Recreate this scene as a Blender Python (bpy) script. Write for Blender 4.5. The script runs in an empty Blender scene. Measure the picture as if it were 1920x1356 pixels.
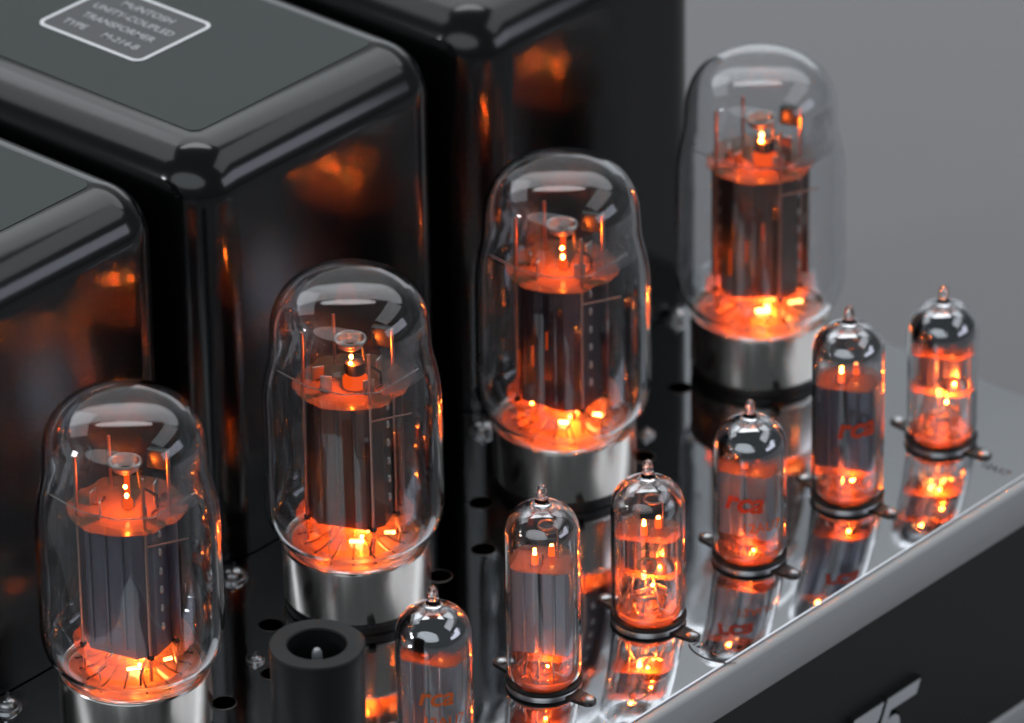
import bpy, bmesh, math, random
from mathutils import Vector, Matrix
random.seed(4)
S = bpy.context.scene
COL = S.collection
MM = 0.001
R = math.radians

# ---------------------------------------------------------------- camera
cam_d = bpy.data.cameras.new('camera')
cam = bpy.data.objects.new('camera', cam_d); COL.objects.link(cam); S.camera = cam
cr = Vector((0.65853945, -0.75242477, -0.01351883))
cu = Vector((0.37007443, 0.30815124, 0.87640615))
cf = Vector((0.65526385, 0.58215099, -0.48138291))
m = Matrix((cr, cu, -cf)).transposed().to_4x4()
m.translation = Vector((-1126.83050932, -1144.43054299, 995.99449027)) * MM
cam.matrix_world = m
cam_d.sensor_width = 36
cam_d.lens = 12528.6 / 1920 * 36
cam_d.clip_start = 0.05; cam_d.clip_end = 60
cam_d.dof.use_dof = True
cam_d.dof.focus_distance = 1.875
cam_d.dof.aperture_fstop = 11.5
cam_d.dof.aperture_blades = 9

# ---------------------------------------------------------------- world, lamps, exposure
w = bpy.data.worlds.new('World'); S.world = w; w.use_nodes = True
bg = w.node_tree.nodes['Background']
bg.inputs[0].default_value = (0.86, 0.95, 1.0, 1); bg.inputs[1].default_value = 0.11
S.view_settings.view_transform = 'Standard'; S.view_settings.look = 'None'
S.view_settings.exposure = 0.0; S.view_settings.gamma = 1.0
S.cycles.use_denoising = True; S.cycles.denoiser = 'OPENIMAGEDENOISE'
S.cycles.max_bounces = 24; S.cycles.transparent_max_bounces = 40
S.cycles.glossy_bounces = 8; S.cycles.transmission_bounces = 20; S.cycles.diffuse_bounces = 3
S.cycles.sample_clamp_indirect = 200.0
S.cycles.caustics_reflective = True; S.cycles.caustics_refractive = True; S.cycles.blur_glossy = 0.3

def area_lamp(name, pos, target, sx, sy, power, col, shape='RECTANGLE'):
    d = bpy.data.lights.new(name, 'AREA'); d.shape = shape; d.size = sx; d.size_y = sy
    d.energy = power; d.color = col
    o = bpy.data.objects.new(name, d); COL.objects.link(o)
    o.location = pos
    o.rotation_euler = (Vector(target) - Vector(pos)).to_track_quat('-Z', 'Y').to_euler()
    return o

MID = Vector((0.14, 0.0, 0.05))
FH = Vector((0.7476, 0.6642, 0)).normalized()       # horizontal forward of the viewer
RH = Vector((0.6642, -0.7476, 0)).normalized()
def around(azim, elev, dist):
    """direction seen from the amplifier: azimuth 0 = towards the viewer, + = viewer's left"""
    a = R(azim); e = R(elev)
    return MID + dist * ((-FH * math.cos(a) - RH * math.sin(a)) * math.cos(e) + Vector((0, 0, math.sin(e))))
area_lamp('window_lamp', around(72, 16, 2.2), MID, 0.22, 0.32, 8, (0.90, 0.95, 1.0))
area_lamp('added_back_fill', around(180, 13, 2.1), MID, 2.4, 0.60, 3.5, (0.90, 0.95, 1.0))  # unseen panel added behind for bright rims on glass and covers
area_lamp('added_right_fill', around(-88, 45, 2.1), MID, 1.6, 0.80, 4.0, (0.92, 0.95, 1.0))  # added unseen panel; puts grey bands in the cover edges
area_lamp('added_right_low_fill', around(-75, 17, 2.1), MID, 1.4, 0.55, 5.0, (0.82, 0.85, 1.0))  # low companion panel, added for a second band and brighter trim
area_lamp('added_left_fill', around(118, 44, 2.1), MID, 1.6, 0.85, 4.5, (0.92, 0.95, 1.0))  # unseen panel added at left, standing in for grey room reflections
area_lamp('added_front_fill', around(20, 31, 2.1), MID, 2.8, 1.1, 8.5, (0.88, 0.95, 1.0), 'ELLIPSE')  # added fill; brightens the tube bases and anodes from the front
area_lamp('ceiling_lamp', around(180, 54, 2.2), MID, 4.8, 1.15, 21, (0.92, 0.96, 1.0), 'ELLIPSE')
area_lamp('added_wall_wash', FH * 0.9 + Vector((0, 0, 2.6)), FH * 2.3 + Vector((0, 0, 1.3)), 2.2, 1.2, 26, (0.95, 0.98, 1.0), 'ELLIPSE')  # added unseen light, lifts the wall that the top plate mirrors

# ---------------------------------------------------------------- materials
def mat(name):
    mt = bpy.data.materials.new(name); mt.use_nodes = True
    nt = mt.node_tree; nt.nodes.clear()
    out = nt.nodes.new('ShaderNodeOutputMaterial')
    return mt, nt, out
def N(nt, t, **kw):
    n = nt.nodes.new(t)
    for k, v in kw.items(): setattr(n, k, v)
    return n
def principled(name, col, rough=.5, metal=0, coat=0, noise=None, bump=None, spec=.5, rnoise=None, emis=None, estr=0):
    mt, nt, out = mat(name)
    b = N(nt, 'ShaderNodeBsdfPrincipled'); nt.links.new(b.outputs[0], out.inputs[0])
    b.inputs['Base Color'].default_value = (*col, 1); b.inputs['Roughness'].default_value = rough
    b.inputs['Metallic'].default_value = metal; b.inputs['Coat Weight'].default_value = coat
    b.inputs['Specular IOR Level'].default_value = spec
    tc = N(nt, 'ShaderNodeTexCoord')
    def nz(sc, stretch=(1, 1, 1), det=4):
        mp = N(nt, 'ShaderNodeMapping'); mp.inputs['Scale'].default_value = stretch
        nt.links.new(tc.outputs['Object'], mp.inputs[0])
        n = N(nt, 'ShaderNodeTexNoise'); n.inputs['Scale'].default_value = sc; n.inputs['Detail'].default_value = det
        nt.links.new(mp.outputs[0], n.inputs[0]); return n
    if noise:
        sc, st, amt = noise
        n = nz(sc, st); mx = N(nt, 'ShaderNodeMix', data_type='RGBA')
        nt.links.new(n.outputs[0], mx.inputs[0])
        mx.inputs[6].default_value = (*[c * (1 - amt) for c in col], 1)
        mx.inputs[7].default_value = (*[min(1, c * (1 + amt)) for c in col], 1)
        nt.links.new(mx.outputs[2], b.inputs['Base Color'])
    if rnoise:
        sc, st, lo, hi = rnoise
        n = nz(sc, st); mr = N(nt, 'ShaderNodeMapRange'); mr.inputs[1].default_value = .3; mr.inputs[2].default_value = .7
        mr.inputs[3].default_value = lo; mr.inputs[4].default_value = hi
        nt.links.new(n.outputs[0], mr.inputs[0]); nt.links.new(mr.outputs[0], b.inputs['Roughness'])
    if bump:
        sc, st, strg, dist = bump
        n = nz(sc, st); bp = N(nt, 'ShaderNodeBump'); bp.inputs['Strength'].default_value = strg
        bp.inputs['Distance'].default_value = dist
        nt.links.new(n.outputs[0], bp.inputs['Height']); nt.links.new(bp.outputs[0], b.inputs['Normal'])
    if emis:
        b.inputs['Emission Color'].default_value = (*emis, 1); b.inputs['Emission Strength'].default_value = estr
    return mt
def glow(name, col, st):
    mt, nt, out = mat(name)
    e = N(nt, 'ShaderNodeEmission'); e.inputs[0].default_value = (*col, 1); e.inputs[1].default_value = st
    nt.links.new(e.outputs[0], out.inputs[0]); return mt
def glass(name, tint=(.97, .98, .98), edge=(.45, .44, .45), ior=1.5, rough=.0, wav=.25):
    """thin walled blown glass: clear through the middle, denser where it is seen edge on"""
    mt, nt, out = mat(name)
    lw = N(nt, 'ShaderNodeLayerWeight'); lw.inputs[0].default_value = .5
    pw = N(nt, 'ShaderNodeMath', operation='POWER'); pw.inputs[1].default_value = 9.0
    nt.links.new(lw.outputs['Facing'], pw.inputs[0])
    mx = N(nt, 'ShaderNodeMix', data_type='RGBA'); mx.inputs[6].default_value = (*tint, 1); mx.inputs[7].default_value = (*edge, 1)
    nt.links.new(pw.outputs[0], mx.inputs[0])
    tr = N(nt, 'ShaderNodeBsdfTransparent'); nt.links.new(mx.outputs[2], tr.inputs[0])
    gl = N(nt, 'ShaderNodeBsdfGlossy'); gl.inputs['Roughness'].default_value = rough
    tc = N(nt, 'ShaderNodeTexCoord'); nz = N(nt, 'ShaderNodeTexNoise'); nz.inputs['Scale'].default_value = 55; nz.inputs['Detail'].default_value = 1
    nt.links.new(tc.outputs['Object'], nz.inputs[0])
    bp = N(nt, 'ShaderNodeBump'); bp.inputs['Strength'].default_value = wav; bp.inputs['Distance'].default_value = .0006
    nt.links.new(nz.outputs[0], bp.inputs['Height']); nt.links.new(bp.outputs[0], gl.inputs['Normal'])
    fr = N(nt, 'ShaderNodeFresnel'); ge = N(nt, 'ShaderNodeNewGeometry')      # a thin wall reflects alike from both sides
    io = N(nt, 'ShaderNodeMapRange'); io.inputs[3].default_value = ior; io.inputs[4].default_value = 1 / ior
    nt.links.new(ge.outputs['Backfacing'], io.inputs[0]); nt.links.new(io.outputs[0], fr.inputs[0])
    ms = N(nt, 'ShaderNodeMixShader')
    nt.links.new(fr.outputs[0], ms.inputs[0]); nt.links.new(tr.outputs[0], ms.inputs[1]); nt.links.new(gl.outputs[0], ms.inputs[2])
    nt.links.new(ms.outputs[0], out.inputs[0]); return mt
def solid_glass(name, wav=.2):
    mt, nt, out = mat(name)
    g = N(nt, 'ShaderNodeBsdfGlass'); g.inputs['IOR'].default_value = 1.5; g.inputs['Roughness'].default_value = 0
    g.inputs['Color'].default_value = (.965, .968, .972, 1)
    tc = N(nt, 'ShaderNodeTexCoord'); nz = N(nt, 'ShaderNodeTexNoise'); nz.inputs['Scale'].default_value = 45; nz.inputs['Detail'].default_value = 1
    nt.links.new(tc.outputs['Object'], nz.inputs[0])
    bp = N(nt, 'ShaderNodeBump'); bp.inputs['Strength'].default_value = wav; bp.inputs['Distance'].default_value = .0005
    nt.links.new(nz.outputs[0], bp.inputs['Height']); nt.links.new(bp.outputs[0], g.inputs['Normal'])
    nt.links.new(g.outputs[0], out.inputs[0]); return mt
def veil(name, col, metal_rough, alpha, z0=None, z1=None):
    """mirror film deposited inside the glass; thins out between heights z0 and z1 (metres, object space)"""
    mt, nt, out = mat(name)
    b = N(nt, 'ShaderNodeBsdfPrincipled'); b.inputs['Base Color'].default_value = (*col, 1)
    b.inputs['Metallic'].default_value = 1; b.inputs['Roughness'].default_value = metal_rough
    tr = N(nt, 'ShaderNodeBsdfTransparent'); ms = N(nt, 'ShaderNodeMixShader')
    nt.links.new(tr.outputs[0], ms.inputs[1]); nt.links.new(b.outputs[0], ms.inputs[2]); nt.links.new(ms.outputs[0], out.inputs[0])
    if z0 is None: ms.inputs[0].default_value = alpha
    else:
        tc = N(nt, 'ShaderNodeTexCoord'); sp = N(nt, 'ShaderNodeSeparateXYZ'); nt.links.new(tc.outputs['Object'], sp.inputs[0])
        nz = N(nt, 'ShaderNodeTexNoise'); nz.inputs['Scale'].default_value = 160; nt.links.new(tc.outputs['Object'], nz.inputs[0])
        ad = N(nt, 'ShaderNodeMath', operation='MULTIPLY_ADD'); ad.inputs[1].default_value = .004
        nt.links.new(nz.outputs[0], ad.inputs[0]); nt.links.new(sp.outputs[2], ad.inputs[2])
        mr = N(nt, 'ShaderNodeMapRange'); mr.inputs[1].default_value = z0 + .002; mr.inputs[2].default_value = z1 + .002
        mr.inputs[3].default_value = 0; mr.inputs[4].default_value = alpha
        nt.links.new(ad.outputs[0], mr.inputs[0]); nt.links.new(mr.outputs[0], ms.inputs[0])
    return mt
def patch_film(name):
    mt, nt, out = mat(name)
    b = N(nt, 'ShaderNodeBsdfPrincipled'); b.inputs['Base Color'].default_value = (.42, .42, .44, 1)
    b.inputs['Metallic'].default_value = .9; b.inputs['Roughness'].default_value = .3
    tr = N(nt, 'ShaderNodeBsdfTransparent'); ms = N(nt, 'ShaderNodeMixShader')
    tc = N(nt, 'ShaderNodeTexCoord'); nz = N(nt, 'ShaderNodeTexNoise'); nz.inputs['Scale'].default_value = 75; nz.inputs['Detail'].default_value = 3
    nt.links.new(tc.outputs['Object'], nz.inputs[0])
    mr = N(nt, 'ShaderNodeMapRange'); mr.inputs[1].default_value = .42; mr.inputs[2].default_value = .6; mr.inputs[4].default_value = .55
    nt.links.new(nz.outputs[0], mr.inputs[0]); nt.links.new(mr.outputs[0], ms.inputs[0])
    nt.links.new(tr.outputs[0], ms.inputs[1]); nt.links.new(b.outputs[0], ms.inputs[2]); nt.links.new(ms.outputs[0], out.inputs[0]); return mt
def mica_mat(name, col=(.62, .34, .17), clear=.45, shine=.05):
    mt, nt, out = mat(name)
    d = N(nt, 'ShaderNodeBsdfDiffuse'); d.inputs[0].default_value = (*col, 1)
    t = N(nt, 'ShaderNodeBsdfTranslucent'); t.inputs[0].default_value = (*col, 1)
    tr = N(nt, 'ShaderNodeBsdfTransparent'); g = N(nt, 'ShaderNodeBsdfGlossy'); g.inputs[1].default_value = .15
    a = N(nt, 'ShaderNodeMixShader'); a.inputs[0].default_value = .5
    b = N(nt, 'ShaderNodeMixShader'); b.inputs[0].default_value = clear
    c = N(nt, 'ShaderNodeMixShader'); c.inputs[0].default_value = shine
    L = nt.links.new
    L(d.outputs[0], a.inputs[1]); L(t.outputs[0], a.inputs[2]); L(a.outputs[0], b.inputs[1]); L(tr.outputs[0], b.inputs[2])
    L(b.outputs[0], c.inputs[1]); L(g.outputs[0], c.inputs[2]); L(c.outputs[0], out.inputs[0]); return mt

M = {}
M['mirror'] = principled('polished_steel', (.60, .61, .63), .03, 1, noise=(9, (1, 1, 1), .06), rnoise=(30, (1, 1, 1), .02, .08), bump=(25, (1, 1, 1), .05, .0003))
M['black'] = principled('black_enamel', (.004, .0043, .0046), .14, 0, spec=.62, rnoise=(12, (1, 1, 1), .13, .19), bump=(260, (1, 1, 1), .035, .0004))
M['lid'] = principled('painted_lid_reflection', (.036, .046, .043), .42, 0, spec=.25, noise=(900, (1, 1, 1), .12), bump=(2500, (1, 1, 1), .06, .0001))  # the flat top's grey reflection painted in as base colour
M['plate_grey'] = principled('label_ground', (.07, .07, .072), .4, 0, noise=(700, (1, 1, 1), .1))
M['ink_white'] = principled('white_print', (.85, .85, .87), .5)
M['ink_text'] = principled('worn_white_print', (.50, .50, .51), .5, noise=(900, (1, 1, 1), .4))
M['alu'] = principled('satin_aluminium', (.52, .52, .515), .55, .1, noise=(40, (1, 30, 30), .08), bump=(300, (1, 8, 8), .05, .0001))
M['panel'] = principled('black_panel_paint', (.019, .020, .021), .45, 0, noise=(1500, (1, 1, 1), .35), bump=(3000, (1, 1, 1), .1, .00008))
M['digit_side'] = principled('digit_black', (.003, .003, .003), .5)
M['digit_face'] = principled('digit_silver', (.68, .69, .70), .5, .2)
M['base'] = principled('brushed_glow_tinted_base', (.77, .73, .68), .24, 1, rnoise=(40, (6, 6, .4), .16, .28), bump=(260, (1, 1, .05), .08, .0001))  # warm tint in the metal stands in for orange tube reflections
M['rubber'] = principled('black_rubber', (.006, .005, .005), .45)
M['groove'] = principled('dark_groove', (.05, .022, .012), .5)
M['patch'] = patch_film('silvery_patch_film')
M['screw'] = principled('nickel_screw', (.45, .45, .46), .3, 1)
M['hole'] = principled('hole_black', (.001, .001, .001), .9, spec=0)
M['anode'] = principled('carbonised_anode', (.15, .155, .20), .32, .6, noise=(220, (1, 1, .2), .35), bump=(500, (1, 1, .3), .15, .0002))
M['anode_brown'] = principled('glow_tinted_anode_brown', (.13, .09, .075), .30, .75, noise=(220, (1, 1, .2), .35), bump=(500, (1, 1, .3), .15, .0002))  # warm copy of the anode; orange reflections put into its colour
M['anode_violet'] = principled('glow_tinted_anode_violet', (.11, .075, .095), .28, .75, noise=(220, (1, 1, .2), .35), bump=(500, (1, 1, .3), .15, .0002))  # violet copy of the anode with reflected glow in its colour
M['anode_light'] = principled('grey_anode', (.42, .43, .47), .36, .5, noise=(260, (1, 1, .2), .25), bump=(400, (1, 1, .3), .15, .0002))
M['copper'] = principled('coppered_rod', (.48, .30, .24), .3, 1)
M['nickel'] = principled('nickel_part', (.50, .48, .46), .28, 1)
M['getter_block'] = principled('dark_getter_holder', (.05, .055, .05), .4, .6)
M['mica'] = mica_mat('mica', clear=.60)
M['glass'] = solid_glass('bulb_glass')
M['ear'] = principled('tarnished_ear', (.09, .08, .075), .4, 1)
M['glass_in'] = glass('bulb_glass_inner', ior=1.38, edge=(.85, .84, .84), wav=.5)
M['stem'] = mica_mat('stem_glass', (.80, .50, .28), .35, .14)
M['hot'] = glow('white_hot_heater', (1, .34, .08), 30)
M['warm'] = glow('orange_hot_heater', (1, .085, .008), 2.2)
M['ember'] = glow('dull_red_cathode', (1, .09, .008), 1.0)
M['faint'] = glow('faint_cathode', (1, .11, .01), .45)
M['print_orange'] = principled('orange_print', (.75, .13, .012), .6)
M['print_red'] = principled('red_print', (.62, .05, .010), .6)
M['print_beige'] = principled('beige_print', (.42, .33, .20), .6)
M['print_dark'] = principled('dark_print', (.05, .05, .055), .6)
M['shield'] = principled('black_shield_paint', (.006, .0065, .007), .48, 0, spec=.35, noise=(600, (1, 1, 1), .2), rnoise=(60, (1, 1, 1), .42, .55))
M['table'] = principled('grey_table_paint', (.24, .237, .242), .9, 0, spec=.2, noise=(3, (1, 1, 1), .03))
M['wall'] = principled('grey_wall_paint', (.52, .53, .535), .85, 0, noise=(2, (1, 1, 1), .04), bump=(120, (1, 1, 1), .1, .001))

# ---------------------------------------------------------------- mesh helpers (input in millimetres)
def link(name, bm, m_, parent=None, loc=None, smooth=True, sharp=35):
    bmesh.ops.recalc_face_normals(bm, faces=bm.faces[:])
    me = bpy.data.meshes.new(name)
    for v in bm.verts: v.co *= MM
    bm.to_mesh(me); bm.free()
    if isinstance(m_, (list, tuple)):
        for k in m_: me.materials.append(k)
    else: me.materials.append(m_)
    if smooth:
        me.polygons.foreach_set('use_smooth', [True] * len(me.polygons))
        me.set_sharp_from_angle(angle=R(sharp))
    o = bpy.data.objects.new(name, me); COL.objects.link(o)
    if parent: o.parent = parent
    if loc: o.location = Vector(loc) * MM
    return o
def thing(name, label, cat, loc=(0, 0, 0), rz=0, group=None):
    o = bpy.data.objects.new(name, None); COL.objects.link(o); o.empty_display_size = .01
    o.location = Vector(loc) * MM; o.rotation_euler = (0, 0, rz)
    o['label'] = label; o['category'] = cat
    if group: o['group'] = group
    return o
def lathe(bm, prof, n=64, cx=0, cy=0, cap=False, mi=0):
    rings = []
    for r, z in prof:
        if r < 1e-4: rings.append([bm.verts.new((cx, cy, z))])
        else: rings.append([bm.verts.new((cx + r * math.cos(2 * math.pi * k / n), cy + r * math.sin(2 * math.pi * k / n), z)) for k in range(n)])
    for a, b in zip(rings, rings[1:]):
        for k in range(n):
            k2 = (k + 1) % n
            if len(a) == 1 and len(b) == 1: continue
            if len(a) == 1: f = bm.faces.new((a[0], b[k], b[k2]))
            elif len(b) == 1: f = bm.faces.new((a[k], a[k2], b[0]))
            else: f = bm.faces.new((a[k], a[k2], b[k2], b[k]))
            f.material_index = mi
    if cap:
        for rg in (rings[0], rings[-1]):
            if len(rg) > 1: bm.faces.new(rg).material_index = mi
def spline(pts, sub=5):
    out = []
    for i in range(len(pts) - 1):
        p0 = pts[max(i - 1, 0)]; p1 = pts[i]; p2 = pts[i + 1]; p3 = pts[min(i + 2, len(pts) - 1)]
        for s in range(sub):
            t = s / sub
            out.append(tuple(max(0, .5 * (2 * b + (c - a) * t + (2 * a - 5 * b + 4 * c - d) * t * t + (3 * b - a - 3 * c + d) * t ** 3)) for a, b, c, d in zip(p0, p1, p2, p3)))
    out.append(pts[-1]); return out
def tube(bm, pts, r, n=8, cap=True):
    """round bar through 3D points"""
    pts = [Vector(p) for p in pts]; rings = []
    up = Vector((.31, .17, .93)).normalized()
    for i, p in enumerate(pts):
        d = (pts[min(i + 1, len(pts) - 1)] - pts[max(i - 1, 0)]).normalized()
        a = d.cross(up)
        if a.length < .1: a = d.cross(Vector((1, 0, 0)))
        a.normalize(); b = d.cross(a)
        rr = r[i] if isinstance(r, (list, tuple)) else r
        rings.append([bm.verts.new(p + rr * (a * math.cos(2 * math.pi * k / n) + b * math.sin(2 * math.pi * k / n))) for k in range(n)])
    for a, b in zip(rings, rings[1:]):
        for k in range(n): bm.faces.new((a[k], a[(k + 1) % n], b[(k + 1) % n], b[k]))
    if cap:
        bm.faces.new(rings[0]); bm.faces.new(rings[-1])
def torus(bm, R0, r0, z, cx=0, cy=0, n=48, k=10):
    lathe(bm, [(R0 + r0 * math.cos(2 * math.pi * j / k), z + r0 * math.sin(2 * math.pi * j / k)) for j in range(k + 1)], n, cx, cy)
    bmesh.ops.remove_doubles(bm, verts=bm.verts[:], dist=1e-4)
def box(bm, c, s, bev=0, rz=0, seg=2):
    r = bmesh.ops.create_cube(bm, size=1)
    vs = r['verts']
    for v in vs: v.co = Vector((v.co.x * s[0], v.co.y * s[1], v.co.z * s[2]))
    if bev:
        es = list({e for v in vs for e in v.link_edges})
        q = bmesh.ops.bevel(bm, geom=es, offset=bev, segments=seg, profile=.5, affect='EDGES', clamp_overlap=True)
        vs = list({v for f in q['faces'] for v in f.verts} | {v for v in vs if v.is_valid})
    mt = Matrix.Translation(c) @ Matrix.Rotation(rz, 4, 'Z')
    bmesh.ops.transform(bm, matrix=mt, verts=vs)
def prism(bm, poly, z0, z1, hole=None):
    a = [bm.verts.new((x, y, z0)) for x, y in poly]; b = [bm.verts.new((x, y, z1)) for x, y in poly]
    n = len(poly)
    for k in range(n): bm.faces.new((a[k], a[(k + 1) % n], b[(k + 1) % n], b[k]))
    bm.faces.new(a[::-1]); bm.faces.new(b)
def text_bm(s, size, offset=0, shear=0):
    cu_ = bpy.data.curves.new('lettering', 'FONT'); cu_.body = s; cu_.size = size; cu_.offset = offset; cu_.shear = shear
    cu_.align_x = 'CENTER'; cu_.align_y = 'CENTER'; cu_.resolution_u = 3; cu_.fill_mode = 'FRONT'
    o = bpy.data.objects.new('lettering', cu_); COL.objects.link(o)
    bpy.context.view_layer.update()
    me = o.to_mesh(); bm = bmesh.new(); bm.from_mesh(me); o.to_mesh_clear()
    bpy.data.objects.remove(o); bpy.data.curves.remove(cu_)
    return bm
def wrap_text(bm, r, z, ang, tilt=0):
    bmesh.ops.triangulate(bm, faces=bm.faces[:])
    bmesh.ops.subdivide_edges(bm, edges=[e for e in bm.edges if e.calc_length() > .7], cuts=1)
    for v in bm.verts:
        x, y = v.co.x, v.co.y
        x, y = x * math.cos(tilt) - y * math.sin(tilt), x * math.sin(tilt) + y * math.cos(tilt)
        a = ang + x / r
        v.co = Vector((r * math.cos(a), r * math.sin(a), z + y))

CAMANG = math.atan2(-FH.y, -FH.x)        # direction from a tube towards the viewer (about -138 deg)

# ---------------------------------------------------------------- the setting
bm = bmesh.new(); box(bm, (0, 0, 0), (9000, 9000, 20))
tt = link('tabletop', bm, M['table'], loc=(900, 800, -106), smooth=False); tt['kind'] = 'structure'
bm = bmesh.new(); box(bm, (0, 0, 0), (60, 8000, 5000))
wl = link('wall', bm, M['wall'], smooth=False); wl['kind'] = 'structure'
wl.rotation_euler = (0, 0, math.atan2(FH.y, FH.x)); wl.location = FH * 2.3 + Vector((0, 0, 2.404))

# ---------------------------------------------------------------- the amplifier
AMP = thing('power_amplifier', 'valve power amplifier with mirror polished top plate, black front panel and three black transformer covers', 'amplifier', (135, 45, -96))
OFF = Vector((-135, -45, 96))
def amp(name, bm, m_, parent=None, **k):
    for v in bm.verts: v.co += OFF
    return link(name, bm, m_, parent or AMP, **k)

X0, X1, YF, YB = -100, 312.5, -106.0, 222
# mirror top: a folded sheet with a rounded front edge
bm = bmesh.new()
def strip(prof, x0, x1, bm):
    a = [bm.verts.new((x0, y, z)) for y, z in prof]; b = [bm.verts.new((x1, y, z)) for y, z in prof]
    for k in range(len(prof) - 1): bm.faces.new((a[k], a[k + 1], b[k + 1], b[k]))
    return a, b
prof = [(YB, -12), (YB, -.6), (YB - .6, 0)] + [(y, 0) for y in (150, 60, 0, -60)] + \
       [(YF + 1.7 - .5 * math.sin(t), -.5 + .5 * math.cos(t)) for t in [R(90) * k / 4 for k in range(5)]] + [(YF + 1.2, -12)]
a, b = strip(prof, X0, X1, bm); bm.faces.new(a); bm.faces.new(b[::-1])
amp('top_plate', bm, M['mirror'], smooth=True, sharp=50)
# front trim rail with rounded top
def rail(z0, z1, y0, y1, rr=1.7):
    p = [(y1, z0)]
    p += [(y1, z1)] if False else [(y1, z1 - .3), (y1 - .3, z1)]
    p += [(y0 + rr - rr * math.sin(t), z1 - rr + rr * math.cos(t)) for t in [R(90) * k / 5 for k in range(6)]]
    p += [(y0, z0 + .4), (y0 + .4, z0)]
    return p
bm = bmesh.new(); p = rail(-14.4, -.35, YF - 2.2, YF + .9); a, b = strip(p + [p[0]], X0 - 1, X1 - 1, bm); bm.faces.new(a[:-1]); bm.faces.new(b[:-1][::-1])
bmesh.ops.remove_doubles(bm, verts=bm.verts[:], dist=1e-4)
amp('front_trim', bm, M['alu'], sharp=50)
bm = bmesh.new(); box(bm, ((X0 + X1) / 2, YF - .3, -46.2), (X1 - X0 - 2, 2.4, 63)); amp('front_panel', bm, M['panel'], smooth=False)
bm = bmesh.new(); p = rail(-93, -77.8, YF - 2.2, YF + .7); a, b = strip(p + [p[0]], X0 - 1, X1 - 1, bm); bm.faces.new(a[:-1]); bm.faces.new(b[:-1][::-1])
bmesh.ops.remove_doubles(bm, verts=bm.verts[:], dist=1e-4)
amp('lower_trim', bm, M['alu'], sharp=50)
bm = bmesh.new(); box(bm, ((X0 + X1) / 2, (YF + YB) / 2 + 3, -52), (X1 - X0 - 4, YB - YF - 10, 79)); amp('chassis_body', bm, M['panel'], smooth=False)
for fx in (X0 + 30, X1 - 30):
    for fy in (YF + 30, YB - 30):
        bm = bmesh.new(); lathe(bm, [(0, -96), (12, -96), (13, -92), (13, -91.6), (0, -91.6)], 24, fx, fy); amp('foot', bm, M['rubber'])

# raised digits of the front badge
def digit(name, strokes, x, z):
    """strokes: polygons in (u right, v up), built as a black body with a silver face"""
    def poly_bm(grow, y0, y1):
        bm = bmesh.new()
        for pl in strokes:
            cx_ = sum(p[0] for p in pl) / len(pl); cy_ = sum(p[1] for p in pl) / len(pl)
            q = []
            n = len(pl)
            for i in range(n):
                p0 = Vector(pl[i - 1]); p1 = Vector(pl[i]); p2 = Vector(pl[(i + 1) % n])
                e1 = (p1 - p0).normalized(); e2 = (p2 - p1).normalized()
                n1 = Vector((e1.y, -e1.x)); n2 = Vector((e2.y, -e2.x)); nn = (n1 + n2)
                nn = nn / max(.5, nn.dot(n1))
                q.append(p1 + nn * grow)
            a = [bm.verts.new((x + u, y0, z + v)) for u, v in q]; b = [bm.verts.new((x + u, y1, z + v)) for u, v in q]
            for k in range(n): bm.faces.new((a[k], a[(k + 1) % n], b[(k + 1) % n], b[k]))
            bm.faces.new(a); bm.faces.new(b[::-1])
        return bm
    body = amp(name, poly_bm(.55, YF - 3.9, YF - 1.45), M['digit_side'], smooth=False)
    f = poly_bm(0, YF - 4.15, YF - 3.5)
    for v in f.verts: v.co += OFF
    link('digit_face', f, M['digit_face'], body, smooth=False)
sl = .48
def sh(pl): return [(u + sl * v, v) for u, v in pl]
D7 = [sh([(0, -4.3), (13.8, -4.3), (13.8, 0), (0, 0)]), sh([(9.6, -4.3), (13.8, -4.3), (8.6, -20), (4.4, -20)][::-1])]
bowl = []
for k in range(13):
    t = R(115 - k * 22); bowl.append((5.6 + 5.6 * math.cos(t), -13.2 + 6.6 * math.sin(t)))
inner = [(5.6 + 2.6 * math.cos(R(115 - k * 22)), -13.2 + 3.4 * math.sin(R(115 - k * 22))) for k in range(13)]
D5 = [sh([(0, -4.2), (15.4, -4.2), (15.4, 0), (0, 0)]), sh([(0, -11), (3.2, -11), (3.2, -4.2), (0, -4.2)])]
for k in range(11):
    D5.append(sh([bowl[k], bowl[k + 1], inner[k + 1], inner[k]][::-1]))
digit('badge_digit', D7, 186.6, -42.9)
digit('badge_digit', D5, 202.4, -42.9)

# transformer covers
def cover(xl, xr):
    y0, y1, h, r = 41.5, 203.0, 134.0, 17.0
    bm = bmesh.new()
    box(bm, ((xl + xr) / 2, (y0 + y1) / 2, h / 2 - 20), (xr - xl, y1 - y0, h + 40), 0)
    es = [e for e in bm.edges if not all(v.co.z < 0 for v in e.verts)]
    bmesh.ops.bevel(bm, geom=es, offset=r, segments=14, profile=.5, affect='EDGES', clamp_overlap=False)
    bmesh.ops.bisect_plane(bm, geom=bm.verts[:] + bm.edges[:] + bm.faces[:], plane_co=(0, 0, .4), plane_no=(0, 0, -1), clear_outer=True)
    c = amp('transformer_cover', bm, M['black'], sharp=60)
    # top sheet whose grey stands in for a reflection, following the flat
    bm = bmesh.new(); k = 3.6; pl = []
    xa, xb, ya, yb = xl + r - 1.2, xr - r + 1.2, y0 + r - 1.2, y1 - r + 1.2
    for cx_, cy_, a0 in ((xb - k, yb - k, 0), (xa + k, yb - k, 90), (xa + k, ya + k, 180), (xb - k, ya + k, 270)):
        for j in range(5): t = R(a0 + 22.5 * j); pl.append((cx_ + k * math.cos(t), cy_ + k * math.sin(t)))
    prism(bm, pl, h - .15, h + .12)
    for v in bm.verts: v.co += OFF
    top = link('cover_top_sheen', bm, M['lid'], c, smooth=False)
    return c
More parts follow.
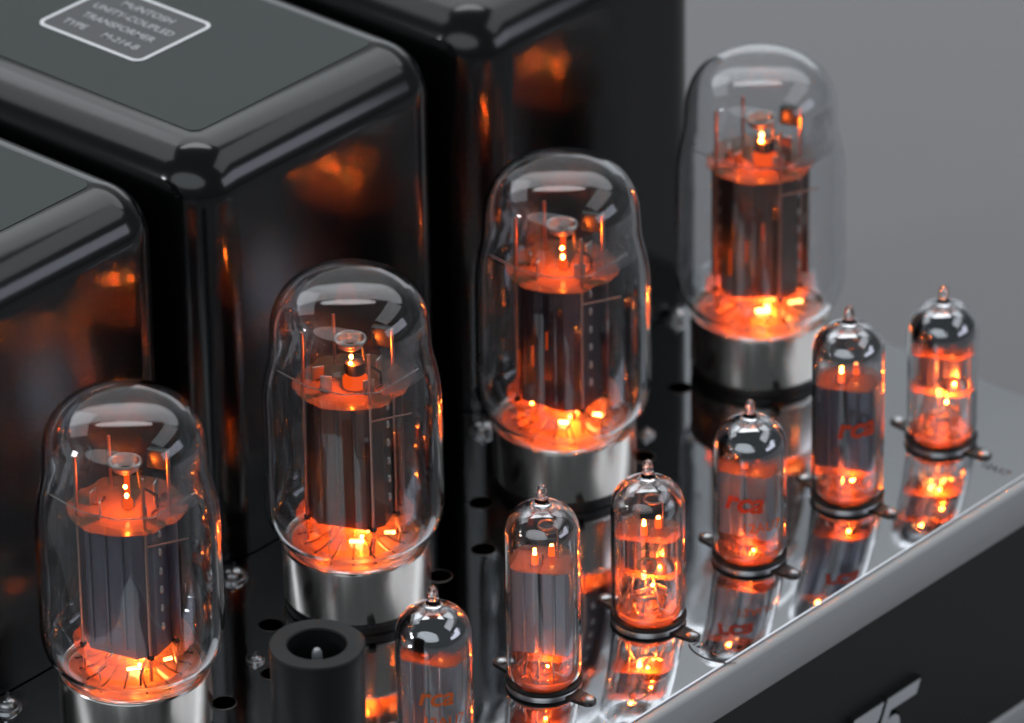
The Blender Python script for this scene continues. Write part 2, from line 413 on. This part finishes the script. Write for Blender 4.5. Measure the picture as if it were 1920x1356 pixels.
def rr_ring(bm, cx_, cy_, w_, h_, rad, t, z0, z1):
    def loop(o):
        pl = []
        for sx, sy, a0 in ((1, 1, 0), (-1, 1, 90), (-1, -1, 180), (1, -1, 270)):
            for j in range(7):
                a = R(a0 + 15 * j); pl.append((cx_ + sx * (w_ / 2 - rad) + (rad - o) * math.cos(a), cy_ + sy * (h_ / 2 - rad) + (rad - o) * math.sin(a)))
        return pl
    A, B = loop(0), loop(t); n = len(A)
    v = [[bm.verts.new((x, y, z)) for x, y in pl] for pl, z in ((A, z0), (A, z1), (B, z1), (B, z0))]
    for q in range(3):
        for k in range(n): bm.faces.new((v[q][k], v[q][(k + 1) % n], v[q + 1][(k + 1) % n], v[q + 1][k]))
    return B
covers = [cover(-43.0, 64.75), cover(75.0, 182.75), cover(193.75, 301.5)]
# the printed plate on the middle cover (letters read towards the front)
LX, LY = 129.0, 122.2; LZ = 134.12
bm = bmesh.new(); inner_ = rr_ring(bm, LX, LY, 33.0, 42.5, 3.6, 1.25, LZ + .03, LZ + .16)
for v in bm.verts: v.co += OFF
link('label_border', bm, M['ink_white'], covers[1])
bm = bmesh.new(); prism(bm, inner_, LZ + .02, LZ + .07)
for v in bm.verts: v.co += OFF
link('label_plate', bm, M['plate_grey'], covers[1], smooth=False)
def lid_text(s, size, dx, dy):
    b2 = text_bm(s, size, .05)
    for v in b2.verts:
        u, t = v.co.x, v.co.y
        v.co = Vector((LX + dx + t, LY - dy - u * 1.0, LZ + .11)) + OFF
    link('label_text', b2, M['ink_text'], covers[1], smooth=False)
lid_text('McINTOSH', 4.3, 9.8, 0.0)
lid_text('UNITY-COUPLED', 4.2, 3.6, 0.0)
lid_text('TRANSFORMER', 4.2, -2.8, 0)
lid_text('TYPE', 4.2, -9.4, -11.5)
lid_text('M-214-B', 4.2, -9.4, 7.2)

# holes, screws
def hole(x, y, r=3.5):
    bm = bmesh.new(); lathe(bm, [(r, .05), (0, .05)], 32, x, y); h_ = amp('vent_hole', bm, M['hole'], smooth=False)
    bm = bmesh.new(); lathe(bm, [(r + .35, .02), (r + .2, .14), (r, .16), (r - .1, .06)], 40, x, y)
    for v in bm.verts: v.co += OFF
    link('hole_rim', bm, M['ear'], h_)
for k in range(4):
    hole(92.1 * k + 25.2, -9.6)
    if k: hole(92.1 * k - 27, 9.4)
hole(137.1, -9.2); hole(46, -9.4)
def dome_screw(x, y, r=3.6, hgt=3.0):
    bm = bmesh.new()
    lathe(bm, [(0, 0), (r * 1.25, 0), (r * 1.25, .6), (r, .7)] + [(r * math.cos(R(9 * k)), .8 + hgt * math.sin(R(9 * k))) for k in range(1, 11)], 28, x, y)
    box(bm, (x, y, .8 + hgt), (r * 1.5, .8, .5), 0, .6)
    amp('cover_screw', bm, M['screw'])
for x, y in ((-16, 36), (78, 36.4), (190.6, 38), (283, 38.6), (220, -2)):
    dome_screw(x, y, 3.4 if y > 0 else 2.2, 2.6 if y > 0 else 1.2)
dome_screw(48.0, -.6, 2.2, 1.0)

# sockets
KTX = [0, 92.1, 184.2, 276.3]
SMX = [46.0, 92.2, 138.2, 184.2, 230.0, 275.4]; SMY = -71.8
for x in KTX:
    bm = bmesh.new(); lathe(bm, [(0, .02), (20.8, .02), (21.2, .5), (21.2, 2.6), (20.6, 3.3), (0, 3.3)], 64, x, 0); so = amp('power_tube_socket', bm, M['rubber'])
for i, x in enumerate(SMX):
    bm = bmesh.new(); lathe(bm, [(10.9, .02), (10.9, .5), (10.6, .9), (9, 1.0), (0, 1.0)], 48, x, SMY)
    so = amp('small_tube_socket', bm, M['screw'])
    bm = bmesh.new(); torus(bm, 10.35, .8, 1.7, x, SMY)
    for v in bm.verts: v.co += OFF
    link('rubber_ring', bm, M['rubber'], so)
    for s in (-1, 1):
        bm = bmesh.new(); pl = [(x - 2.9, SMY + s * 10.5)]
        pl += [(x + 2.3 * math.cos(t), SMY + s * 16.6 + 2.3 * s * math.sin(t)) for t in [math.pi - math.pi * k / 8 for k in range(9)]] + [(x + 2.9, SMY + s * 10.5)]
        prism(bm, pl if s < 0 else pl[::-1], .03, .6)
        for v in bm.verts: v.co += OFF
        link('socket_ear', bm, M['ear'], so, smooth=False)
        bm = bmesh.new(); lathe(bm, [(1.9, .6), (1.8, 1.1), (1.2, 1.5), (0, 1.65)], 20, x, SMY + s * 16.4)
        for v in bm.verts: v.co += OFF
        link('socket_rivet', bm, M['screw'], so)
# printed tube names on the top plate
for x, s in ((SMX[2] - 2, '12AX7'), (SMX[4] - 2, '12BH7'), (SMX[5] - 4, '12AX7')):
    b2 = text_bm(s, 4.4, .05)
    for v in b2.verts:
        u, t = v.co.x, v.co.y
        v.co = Vector((x + t, SMY - 23.8 - u * .8, .06)) + OFF
    link('printed_name', b2, M['print_dark'], AMP, smooth=False)
bm = bmesh.new()      # printed arc beside the third small tube
for k in range(14):
    pass
pts = [(SMX[2] + 6 - 7 * math.cos(R(-62 + 9 * k)) - 6, SMY - 27.5 + 10 * math.sin(R(-62 + 9 * k)) + 1) for k in range(14)]
va = [bm.verts.new((x, y, .06)) for x, y in pts]; vb = [bm.verts.new((x + .7, y, .06)) for x, y in pts]
for k in range(13): bm.faces.new((va[k], va[k + 1], vb[k + 1], vb[k]))
amp('printed_arc', bm, M['print_dark'], smooth=False)

# ---------------------------------------------------------------- lamps inside the tubes
def heater_light(parent, z, power, rad=.5, col=(1, .135, .010), xy=(0, 0)):
    d = bpy.data.lights.new('heater_glow', 'POINT'); d.energy = power; d.color = col; d.shadow_soft_size = rad * MM
    o = bpy.data.objects.new('heater_glow', d); COL.objects.link(o); o.parent = parent; o.location = Vector((xy[0], xy[1], z)) * MM
    return o

BULB = spline([(19.6, 20.2), (20.6, 21.6), (22.6, 24.4), (24.9, 28.0), (26.0, 33.5), (26.1, 42), (26.0, 54), (26.0, 64), (25.8, 70), (25.0, 75.5), (23.9, 80.5), (23.3, 85), (23.1, 89.5), (22.5, 94), (21.0, 98.2), (18.4, 101.8), (14.8, 104.5), (10.4, 106.2), (5.4, 107.0), (0, 107.3)], 5)
def inset(P, d):
    """the same outline moved inwards by the wall thickness"""
    out = []
    for i, (r, z) in enumerate(P):
        a = P[max(i - 1, 0)]; b = P[min(i + 1, len(P) - 1)]
        tx, tz = b[0] - a[0], b[1] - a[1]; l = math.hypot(tx, tz) or 1
        if i == len(P) - 1: out.append((0, z - d)); continue
        out.append((max(.0, r - d * tz / l), z + d * tx / l))
    return out
BULB_IN = [(r, max(z, 20.6)) for r, z in inset(BULB, 1.0)]
ov = Vector((RH.x, RH.y))                        # viewer's right on the ground
tv = Vector((-FH.x, -FH.y))                      # towards the viewer
def vp(dx, dt): q = ov * dx + tv * dt; return (q.x, q.y)

KTO = [(0, 0), (0, 0), (-.4, -.4), (-1.4, -1.3)]
def power_tube(x, label, rot, var):
    t = thing('power_tube', label, 'vacuum tube', (x + KTO[var][0], KTO[var][1], 3.3), 0, 'large glowing power tubes in a row')
    dz = -3.3
    def L(name, bm, m_, par=None, **k):
        for v in bm.verts: v.co.z += dz
        return link(name, bm, m_, par or t, **k)
    bm = bmesh.new(); lathe(bm, BULB + BULB_IN[::-1] + [BULB[0]], 128); bmesh.ops.remove_doubles(bm, verts=bm.verts[:], dist=1e-3); L('glass_bulb', bm, M['glass'], sharp=75)
    # metal base with rolled rim
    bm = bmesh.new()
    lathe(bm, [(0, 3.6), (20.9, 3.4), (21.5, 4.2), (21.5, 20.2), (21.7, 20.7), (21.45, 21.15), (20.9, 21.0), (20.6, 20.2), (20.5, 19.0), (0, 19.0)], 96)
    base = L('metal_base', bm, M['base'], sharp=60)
    bm = bmesh.new(); box(bm, (*vp(4.5, 20.6), 4.2), (3.2, 2.4, 1.8), .4, CAMANG); L('base_key', bm, M['rubber'])
    am = M[('anode', 'anode_brown', 'anode_violet', 'anode_brown')[var]]
    # micas
    for z, rr_, k_ in ((29.7, 16.6, 0), (72.0, 16.4, 1)):
        bm = bmesh.new(); pl = []
        for k in range(72):
            a = 2 * math.pi * k / 72; r_ = rr_ + (.5 if k % 12 < 3 else 0) - (.8 if k % 36 in (16, 17, 18) else 0)
            pl.append((r_ * math.cos(a + rot), r_ * math.sin(a + rot)))
        prism(bm, pl, z, z + .45); L('mica_disc', bm, M['mica'], smooth=False)
    # anode: folded box with chamfers and ribs
    bm = bmesh.new(); a_, b_, c_ = 11.6, 11.0, 4.2
    pl = [(a_, -b_ + c_), (a_, b_ - c_), (a_ - c_, b_), (-a_ + c_, b_), (-a_, b_ - c_), (-a_, -b_ + c_), (-a_ + c_, -b_), (a_ - c_, -b_)]
    ro = rot - R(76)
    pl = [(u * math.cos(ro) - v * math.sin(ro), u * math.sin(ro) + v * math.cos(ro)) for u, v in pl]
    prism(bm, pl, 30.6, 71.2)
    L('anode', bm, am, smooth=False)
    def pr(u, v): return (u * math.cos(ro) - v * math.sin(ro), u * math.sin(ro) + v * math.cos(ro))
    for u in (-6.2, -1.0, 4.2):
        bm = bmesh.new(); box(bm, (*pr(u, -b_ - .25), 52), (1.3, .9, 38.0), .3, ro); L('anode_rib', bm, am)
    if var >= 2:      # slots through which the glowing cathode shows
        for u, za, zb in ((-8.4, 38, 47), (-3.5, 43, 50), (1.5, 50, 56)):
            bm = bmesh.new(); box(bm, (*pr(u, -b_ - .02), (za + zb) / 2), (.55, .2, zb - za), .05, ro); L('cathode_slot', bm, M['faint'])
    # wing and a column of pale beads painting light through its holes, both sides
    for s in (1, -1):
        bm = bmesh.new(); box(bm, (*pr(s * (a_ + 1.6), 1.5 * s), 52), (3.2, .7, 37.6), .15, ro); wg = L('anode_wing', bm, am)
        for k in range(6):
            bm = bmesh.new(); px, py = pr(s * (a_ + .15), -3.2)
            for v in bmesh.ops.create_uvsphere(bm, u_segments=10, v_segments=6, radius=1)['verts']:
                v.co = Vector((px + v.co.x * .7, py + v.co.y * .7, 38.5 + k * 5.9 + v.co.z * 1.3))
            L('anode_hole_glint', bm, M['nickel'])
    # rods
    for dx, dt, zb, zt in ((-13.6, 4.6, 23, 91), (5.4, 12.6, 23, 88), (12.0, 3.4, 24, 91), (-5, -12, 24, 88)):
        bm = bmesh.new(); q = vp(dx, dt); tube(bm, [(*q, zb), (*q, zt)], .48, 10); L('support_rod', bm, M['copper'])
        bm = bmesh.new(); lathe(bm, [(.5, 31.6), (1.1, 31.2), (1.1, 30.4), (.5, 30.2)], 12, *q); L('rod_eyelet', bm, M['getter_block'])
    # sagging cross wire under the shoulder and the small side stub
    bm = bmesh.new(); tube(bm, [(*vp(-20.8, 2), 77.6), (*vp(-12, 10), 76.5), (*vp(-2, 14), 76), (*vp(8, 14), 76.6), (*vp(19, 4), 78.6)], .22, 6); L('getter_wire', bm, M['nickel'])
    bm = bmesh.new(); tube(bm, [(*vp(5.4, 12.6), 66.2), (*vp(17, 8.5), 66.6)], .3, 6); L('stub_wire', bm, M['copper'])
    # getter ring cup, its post, and the holder at the right
    bm = bmesh.new(); torus(bm, 4.3, .62, 86.2, n=40); lathe(bm, [(4.1, 86), (3.7, 84.2), (2.6, 83.4)], 40); L('getter_ring', bm, M['nickel'])
    bm = bmesh.new(); tube(bm, [(*vp(3.5, 0), 83.6), (*vp(4.0, 1), 79), (*vp(8.5, 1), 76), (*vp(8.5, 1), 72.4)], .45, 8)
    box(bm, (*vp(9.2, -3), 85.5), (6.4, 2.6, 6.0), .4, CAMANG + R(70)); L('getter_holder', bm, M['getter_block'])
    # cathode sleeve and heater standing out above the upper mica
    if var in (0, 2):
        bm = bmesh.new(); lathe(bm, [(1.5, 72.4), (1.5, 74.4), (.85, 75.2), (.8, 83.2), (0, 83.4)], 16, *vp(.3, .5)); L('cathode_sleeve', bm, M['ember'])
        hz, q = 77.0, vp(.2, 2.6)
    else:
        bm = bmesh.new(); lathe(bm, [(3.6, 72.5), (3.7, 75.0), (2.9, 75.6), (0, 75.7)], 24, *vp(1.2, 2)); L('cathode_sleeve', bm, M['ember'])
        bm = bmesh.new(); lathe(bm, [(3.0, 76.0), (3.2, 79.4), (2.5, 79.8), (0, 79.9)], 24, *vp(1.2, .4)); L('cathode_shield', bm, M['getter_block'])
        hz, q = 81.6, vp(.2, 2.2)
    bm = bmesh.new(); bmesh.ops.create_uvsphere(bm, u_segments=12, v_segments=8, radius=.62)
    for v in bm.verts: v.co = Vector((v.co.x + q[0], v.co.y + q[1], v.co.z * 1.2 + hz))
    L('heater_tip', bm, M['hot'])
    # silvery film patches inside the bulb
    for a_d, wd, za, zb in ((48, 24, 79, 94), (-62, 15, 34, 47)):
        a0 = CAMANG + R(a_d); bm = bmesh.new(); nn = 14
        pr_ = [p for p in BULB_IN if za <= p[1] <= zb]
        rows = [[bm.verts.new(((r_ - .25) * math.cos(a0 + R(wd) * (2 * k / nn - 1)), (r_ - .25) * math.sin(a0 + R(wd) * (2 * k / nn - 1)), z_)) for k in range(nn + 1)] for r_, z_ in pr_]
        for A_, B_ in zip(rows, rows[1:]):
            for k in range(nn): bm.faces.new((A_[k], A_[k + 1], B_[k + 1], B_[k]))
        L('silvery_patch', bm, M['patch'], sharp=180)
    # flags and grid ends on the upper mica
    for dx, dt, hh in ((-7, 6, 5.5), (-9.5, -2, 4), (5, 7, 4.5), (8, -3, 6)):
        bm = bmesh.new(); box(bm, (*vp(dx, dt), 72.4 + hh / 2), (3.4, .5, hh), .1, random.uniform(0, 3)); L('grid_flag', bm, M['nickel'])
    # stem press: glass cone, lead wires, heater legs
    bm = bmesh.new(); lathe(bm, spline([(19.3, 20.4), (16.5, 21.2), (11, 22.6), (7, 25.2), (5.2, 28), (0, 28.6)], 3), 48); L('glass_stem', bm, M['stem'], sharp=180)
    # radial grooves and the rim bead of the pressed glass, slots in the micas
    for k in range(16):
        a = 2 * math.pi * (k + .5) / 16 + rot * .7; ra, rb = 7.5, 15.6 + (k % 3) * .7
        bm = bmesh.new(); tube(bm, [(ra * math.cos(a), ra * math.sin(a), 25.3), ((ra + rb) / 2 * math.cos(a), (ra + rb) / 2 * math.sin(a), 23.0), (rb * math.cos(a), rb * math.sin(a), 21.9)], .32, 6)
        L('press_rib', bm, M['groove'])
    bm = bmesh.new(); torus(bm, 15.2, .7, 22.0, n=64, k=8); L('glass_bead', bm, M['glass'], sharp=180)
    for zz in (30.2, 72.55):
        for dx, dt, a0 in ((9.6, 5.0, 60), (-9.0, -4, 200)):
            q = vp(dx, dt); bm = bmesh.new(); pts_ = [(q[0] + 2.6 * math.cos(R(a0 + 16 * j)), q[1] + 2.6 * math.sin(R(a0 + 16 * j)), zz) for j in range(9)]
            tube(bm, pts_, .3, 5); L('mica_slot', bm, M['groove'])
    for k in range(14):
        a = 2 * math.pi * k / 14 + rot; rr_ = 8.5 + 5.5 * (k % 2)
        bm = bmesh.new(); tube(bm, [(rr_ * .95 * math.cos(a), rr_ * .95 * math.sin(a), 20.6), (rr_ * math.cos(a), rr_ * math.sin(a), 25.5), (rr_ * .8 * math.cos(a + .25), rr_ * .8 * math.sin(a + .25), 31)], .38, 7)
        L('lead_wire', bm, M['nickel'] if k % 3 else M['rubber'])
    for k, (dx, dt, z) in enumerate(((-4.5, 3, 28.5), (1.6, 5, 26.4), (5.8, 1, 29.3), (-1, -2, 29), (-1.5, 9, 25), (8.5, 6, 26))):
        bm = bmesh.new(); q = vp(dx, dt); q2 = vp(dx + random.uniform(2, 4.2), dt + random.uniform(-1, 1))
        tube(bm, [(*q, z), (*q2, z + random.uniform(-.6, 1.2))], .55, 8); L('heater_leg', bm, M['hot'])
    heater_light(t, 26.6 + dz, .034 * (1.3 if var == 3 else 1), xy=vp(2, 9.3))
    heater_light(t, 27.4 + dz, .012, .4, xy=vp(-9.5, 1.5))
    heater_light(t, 80.4 + dz, .024, xy=vp(0, 3.6))
    return t
power_tube(KTX[0], 'nearest large power tube with a dark blue-grey anode, glowing orange, front left of the amplifier', R(0), 0)
power_tube(KTX[1], 'large glowing power tube standing behind the black tube shield, second from the front', R(9), 1)
power_tube(KTX[2], 'large glowing power tube before the gap between the middle and rear transformer covers', R(-6), 2)
power_tube(KTX[3], 'farthest large power tube, seen against the plain grey background', R(22), 3)

def small_tube(x, label, hs, cap, plate, rot, text, dots, glowp, var):
    """plate: (z0, z1, half width, half depth, material)"""
    t = thing('small_tube', label, 'vacuum tube', (x, SMY, 1.0), 0, 'small signal tubes along the front edge')
    dz = -1.0
    def L(name, bm, m_, par=None, **k):
        for v in bm.verts: v.co.z += dz
        return link(name, bm, m_, par or t, **k)
    pts = [(8.4, 1.4), (10.0, 2.6), (10.75, 5.5), (10.8, 14), (10.8, hs - 10), (10.8, hs - 2), (10.5, hs + 1.2), (9.5, hs + 4), (7.4, hs + 6.4), (4.6, hs + 7.8), (2.6, hs + 8.7), (1.75, hs + 10.2), (1.5, hs + 12.4), (1.05, hs + 14.1), (0, hs + 14.8)]
    P = spline(pts, 5)
    P_in = [(r - .9, z - (.65 * min(1, (z - hs) / 4) if z > hs else 0)) for r, z in P if z < hs + 8.2] + [(0, hs + 8.1)]
    bm = bmesh.new(); lathe(bm, P + P_in[::-1] + [P[0]], 96); bmesh.ops.remove_doubles(bm, verts=bm.verts[:], dist=1e-3); L('glass_bulb', bm, M['glass'], sharp=75)
    if cap:
        c0, al = cap
        al = min(1, al + .2)
        fm = veil('getter_film', (.34, .34, .35), .05, al, (hs - c0 + dz) * MM, (hs - c0 + 3 + dz) * MM)
        bm = bmesh.new(); lathe(bm, [(r - 1.05, z - .75 * min(1, max(0, (z - hs) / 4))) for r, z in P if hs - c0 - 1 < z < hs + 7.6 and r > 5.0], 72); L('getter_film', bm, fm, sharp=180)
    bm = bmesh.new(); lathe(bm, [(0, 2.0), (8.6, 2.0), (9.4, 3.2), (9.2, 4.4), (0, 4.4)], 48); L('glass_foot', bm, M['stem'], sharp=60)
    bm = bmesh.new(); torus(bm, 7.9, .8, 4.7, n=48, k=8); torus(bm, 3.4, .5, 4.6, n=32, k=8); L('glass_bead', bm, M['glass'], sharp=180)
    z0, z1, hw, hd, pm = plate
    for k in range(9):
        a = R(36) * k + rot; bm = bmesh.new(); h0 = 5.0 + random.random()
        tube(bm, [(4.4 * math.cos(a), 4.4 * math.sin(a), 4.5), (6 * math.cos(a + .35), 6 * math.sin(a + .35), h0 + 1.6), (7.6 * math.cos(a + .7), 7.6 * math.sin(a + .7), h0)], .28, 6)
        L('tie_wire', bm, M['copper'] if k % 2 else M['nickel'])
    ro = rot
    def pr(u, v): return (u * math.cos(ro) - v * math.sin(ro), u * math.sin(ro) + v * math.cos(ro))
    # micas
    for z in (z0 - 1.2, z1 + .8):
        bm = bmesh.new(); pl = []
        for k in range(48):
            a = 2 * math.pi * k / 48; u = 9.5 * math.cos(a); v = 9.5 * math.sin(a); v = max(-hd - 2.2, min(hd + 2.2, v)); pl.append(pr(u, v))
        prism(bm, pl, z, z + .35); L('mica_disc', bm, M['mica'], smooth=False)
    # anodes: two ribbed boxes side by side
    for s in (-1, 1):
        bm = bmesh.new(); c = .9; w_ = hw * .46
        pl = [(w_, -hd + c), (w_, hd - c), (w_ - c, hd), (-w_ + c, hd), (-w_, hd - c), (-w_, -hd + c), (-w_ + c, -hd), (w_ - c, -hd)]
        prism(bm, [pr(u + s * hw * .5, v) for u, v in pl], z0, z1)
        L('anode', bm, pm, smooth=False)
        bm = bmesh.new()
        for f in (-1, 1):
            box(bm, (*pr(s * hw * .5, f * (hd + .15)), (z0 + z1) / 2), (.9, .7, z1 - z0 - .6), .2, ro)
        L('anode_rib', bm, pm)
    for u in (-8.3, 0, 8.3):
        bm = bmesh.new(); q = pr(u, 0); tube(bm, [(*q, 4), (*q, z1 + 3.0)], .3, 8); L('support_rod', bm, M['nickel'])
    # cathode ends above the upper mica
    for k, (dx, dt) in enumerate(dots):
        q = vp(dx, dt); hz = z1 + 1.2
        bm = bmesh.new(); lathe(bm, [(.95, hz), (.95, hz + 2.6), (.6, hz + 3.0), (0, hz + 3.0)], 14, *q); L('cathode_sleeve', bm, M['warm'])
        bm = bmesh.new(); lathe(bm, [(.62, hz + 3.02), (.5, hz + 3.7), (0, hz + 3.9)], 12, *q); L('heater_tip', bm, M['hot'])
        bm = bmesh.new(); lathe(bm, [(0, z0 - 3.6), (.6, z0 - 3.4), (.75, z0 - 2.6), (.75, z0 - 1.3)], 12, *q); L('heater_end', bm, M['hot' if glowp > .04 else 'warm'])
    # getter ring on its wire under the cap
    bm = bmesh.new(); torus(bm, 2.6, .35, hs + 1.5, *vp(1.5, 0), n=28, k=8)
    tube(bm, [(*vp(4.1, 0), hs + 1.5), (*vp(4.4, -1), z1 + 1.0)], .25, 6); L('getter_ring', bm, M['copper'])
    # lead wires fanning to the pins
    for k in range(9):
        a = R(36) * k + rot + .3; q = (7.2 * math.cos(a), 7.2 * math.sin(a)); f = random.uniform(.35, .85)
        bm = bmesh.new(); tube(bm, [(*q, 1.6), (*q, 5.2), (q[0] * .95, q[1] * .95, 6.4 + random.random() * 2), (q[0] * f, q[1] * f, z0 - 2.4), (q[0] * f, q[1] * f, z0 - .8)], .34, 7)
        L('lead_wire', bm, M['nickel'])
        bm = bmesh.new(); lathe(bm, [(.4, 4.2), (1.0, 4.5), (.8, 5.2), (.35, 5.6)], 10, *q); L('pin_seal', bm, M['stem'])
    if var == 'fan':
        for dx, dt, dz2, l, a in ((-1.5, 5, 12.5, 5.5, .5), (3.6, 4, 13.0, 4.2, -.7), (0, 6, 10.5, 4.5, .2)):
            bm = bmesh.new(); box(bm, (*vp(dx, dt), dz2), (l, .5, 1.3), .15, CAMANG + math.pi / 2 + a); L('connecting_strip', bm, M['nickel'])
        bm = bmesh.new(); cpt = vp(3.2, 4.2); lathe(bm, [(4.4, z0 + 1.0), (3.4, z0 + 3.2), (1.2, z0 + 5.2), (0, z0 + 5.6)], 20, *cpt); L('glowing_shield_cone', bm, M['copper'])
        heater_light(t, z0 + 4 + dz, glowp * .3, .35, xy=vp(3, 8.6))
    for tx in text:
        s, size, zz, da, tm, off, til = tx
        b2 = text_bm(s, size, off, .25 if s == 'rca' else 0); wrap_text(b2, 10.98, zz, CAMANG + da, til)
        # letters run to the viewer's right: angle grows to the right when seen from outside
        L('printed_lettering', b2, tm, smooth=False)
    if var == 'emblem' or (var == 'fan' and text):
        bm = bmesh.new(); rr_ = 10.98
        A = []; B = []
        for k in range(25):
            a = 2 * math.pi * k / 24
            for lst, q in ((A, 2.9), (B, 2.2)):
                an = CAMANG - .05 + q * math.cos(a) / rr_; lst.append(bm.verts.new((rr_ * math.cos(an), rr_ * math.sin(an), 24.0 + q * math.sin(a))))
        for k in range(24): bm.faces.new((A[k], A[k + 1], B[k + 1], B[k]))
        L('printed_emblem', bm, M['print_beige'], smooth=False)
    heater_light(t, z0 - 3.4 + dz, glowp * .7, .38, xy=vp(1.0, 6.5))
    heater_light(t, z1 + 5.6 + dz, .0045, .4, xy=vp(*dots[0]))
    return t
AL = M['anode_light']; AD = M['anode']
PO, PR, PB = M['print_orange'], M['print_red'], M['print_beige']
small_tube(SMX[0], 'small tube with orange lettering beside the black tube shield, cut off by the lower edge', 38, (3.5, .82), (8.5, 31, 8.6, 5.2, AL), R(-72), [('rca', 8.2, 23.0, .02, PO, .16, 0), ('12AU7', 4.4, 15.0, .25, PO, .06, 0)], ((-2.5, 2.5), (2.0, -1)), .018, '')
small_tube(SMX[1], 'tall small tube with pale grey anode and no printing, before the third power tube', 50, (2.0, .30), (12.8, 39.6, 8.6, 5.4, AL), R(-62), [], ((-2.2, 2.5), (2.6, -2)), .015, '')
small_tube(SMX[2], 'short clear small tube glowing bright orange below, with beige printing on the glass', 38, (-2.5, .35), (18.5, 28.5, 6.4, 4.2, AD), R(-60), [('12AX7A', 3.0, 29.6, -.02, PB, .05, 0), ('MADE IN USA', 1.9, 19.6, -.2, PB, .03, 0)], ((-1.2, 2.6), (3.0, -1.5)), .07, 'fan')
small_tube(SMX[3], 'short small tube with orange block print and silvered top, before the farthest power tube', 38, (3.0, .80), (9.5, 30.5, 8.2, 5.0, AL), R(-72), [('rca', 9.4, 24.0, -.22, PR, .3, -.08), ('12AU7', 4.4, 15.5, .3, PO, .06, 0)], ((-1.5, 2.5), (2.2, -1)), .018, '')
small_tube(SMX[4], 'tall small tube with dark red lettering over its dark ribbed anode, before the background', 50, (2.5, .72), (12.8, 39.6, 8.8, 5.6, AD), R(-66), [('rca', 9.4, 29.0, .16, PR, .3, .05)], ((-2.2, 2.5), (2.4, -2.4)), .018, '')
small_tube(SMX[5], 'farthest short small tube with silvered top and very bright orange foot', 38, (3.5, .80), (20.0, 30.5, 6.8, 4.6, AD), R(-64), [], ((-1.0, 2.6), (3.0, -1.5)), .07, 'fan')

# the black shield over the seventh position
t = thing('tube_shield', 'black cylindrical tube shield with an open top, standing before the second power tube', 'tube shield', (-.9, -71.6, .5))
bm = bmesh.new()
lathe(bm, [(12.7, 0), (12.9, 1), (12.9, 52.0), (13.25, 53.4), (13.3, 55.0), (12.9, 55.4), (8.4, 55.4), (8.0, 55.0), (7.9, 46), (7.8, 45.2)], 72)
link('shield_can', bm, M['shield'], t, sharp=40)
bm = bmesh.new(); lathe(bm, [(7.9, 45.6), (0, 45.7)], 48)  # black disc added in the open top to darken the hole
link('shield_hole_shade', bm, M['hole'], t)
bm = bmesh.new(); lathe(bm, [(3.0, 45.7), (2.2, 46.6), (1.5, 48.5), (1.5, 51.5), (1.3, 53.0), (.8, 53.8), (0, 54.0)], 24)
link('tube_tip', bm, principled('grey_tip', (.35, .36, .37), .25, .2), t)
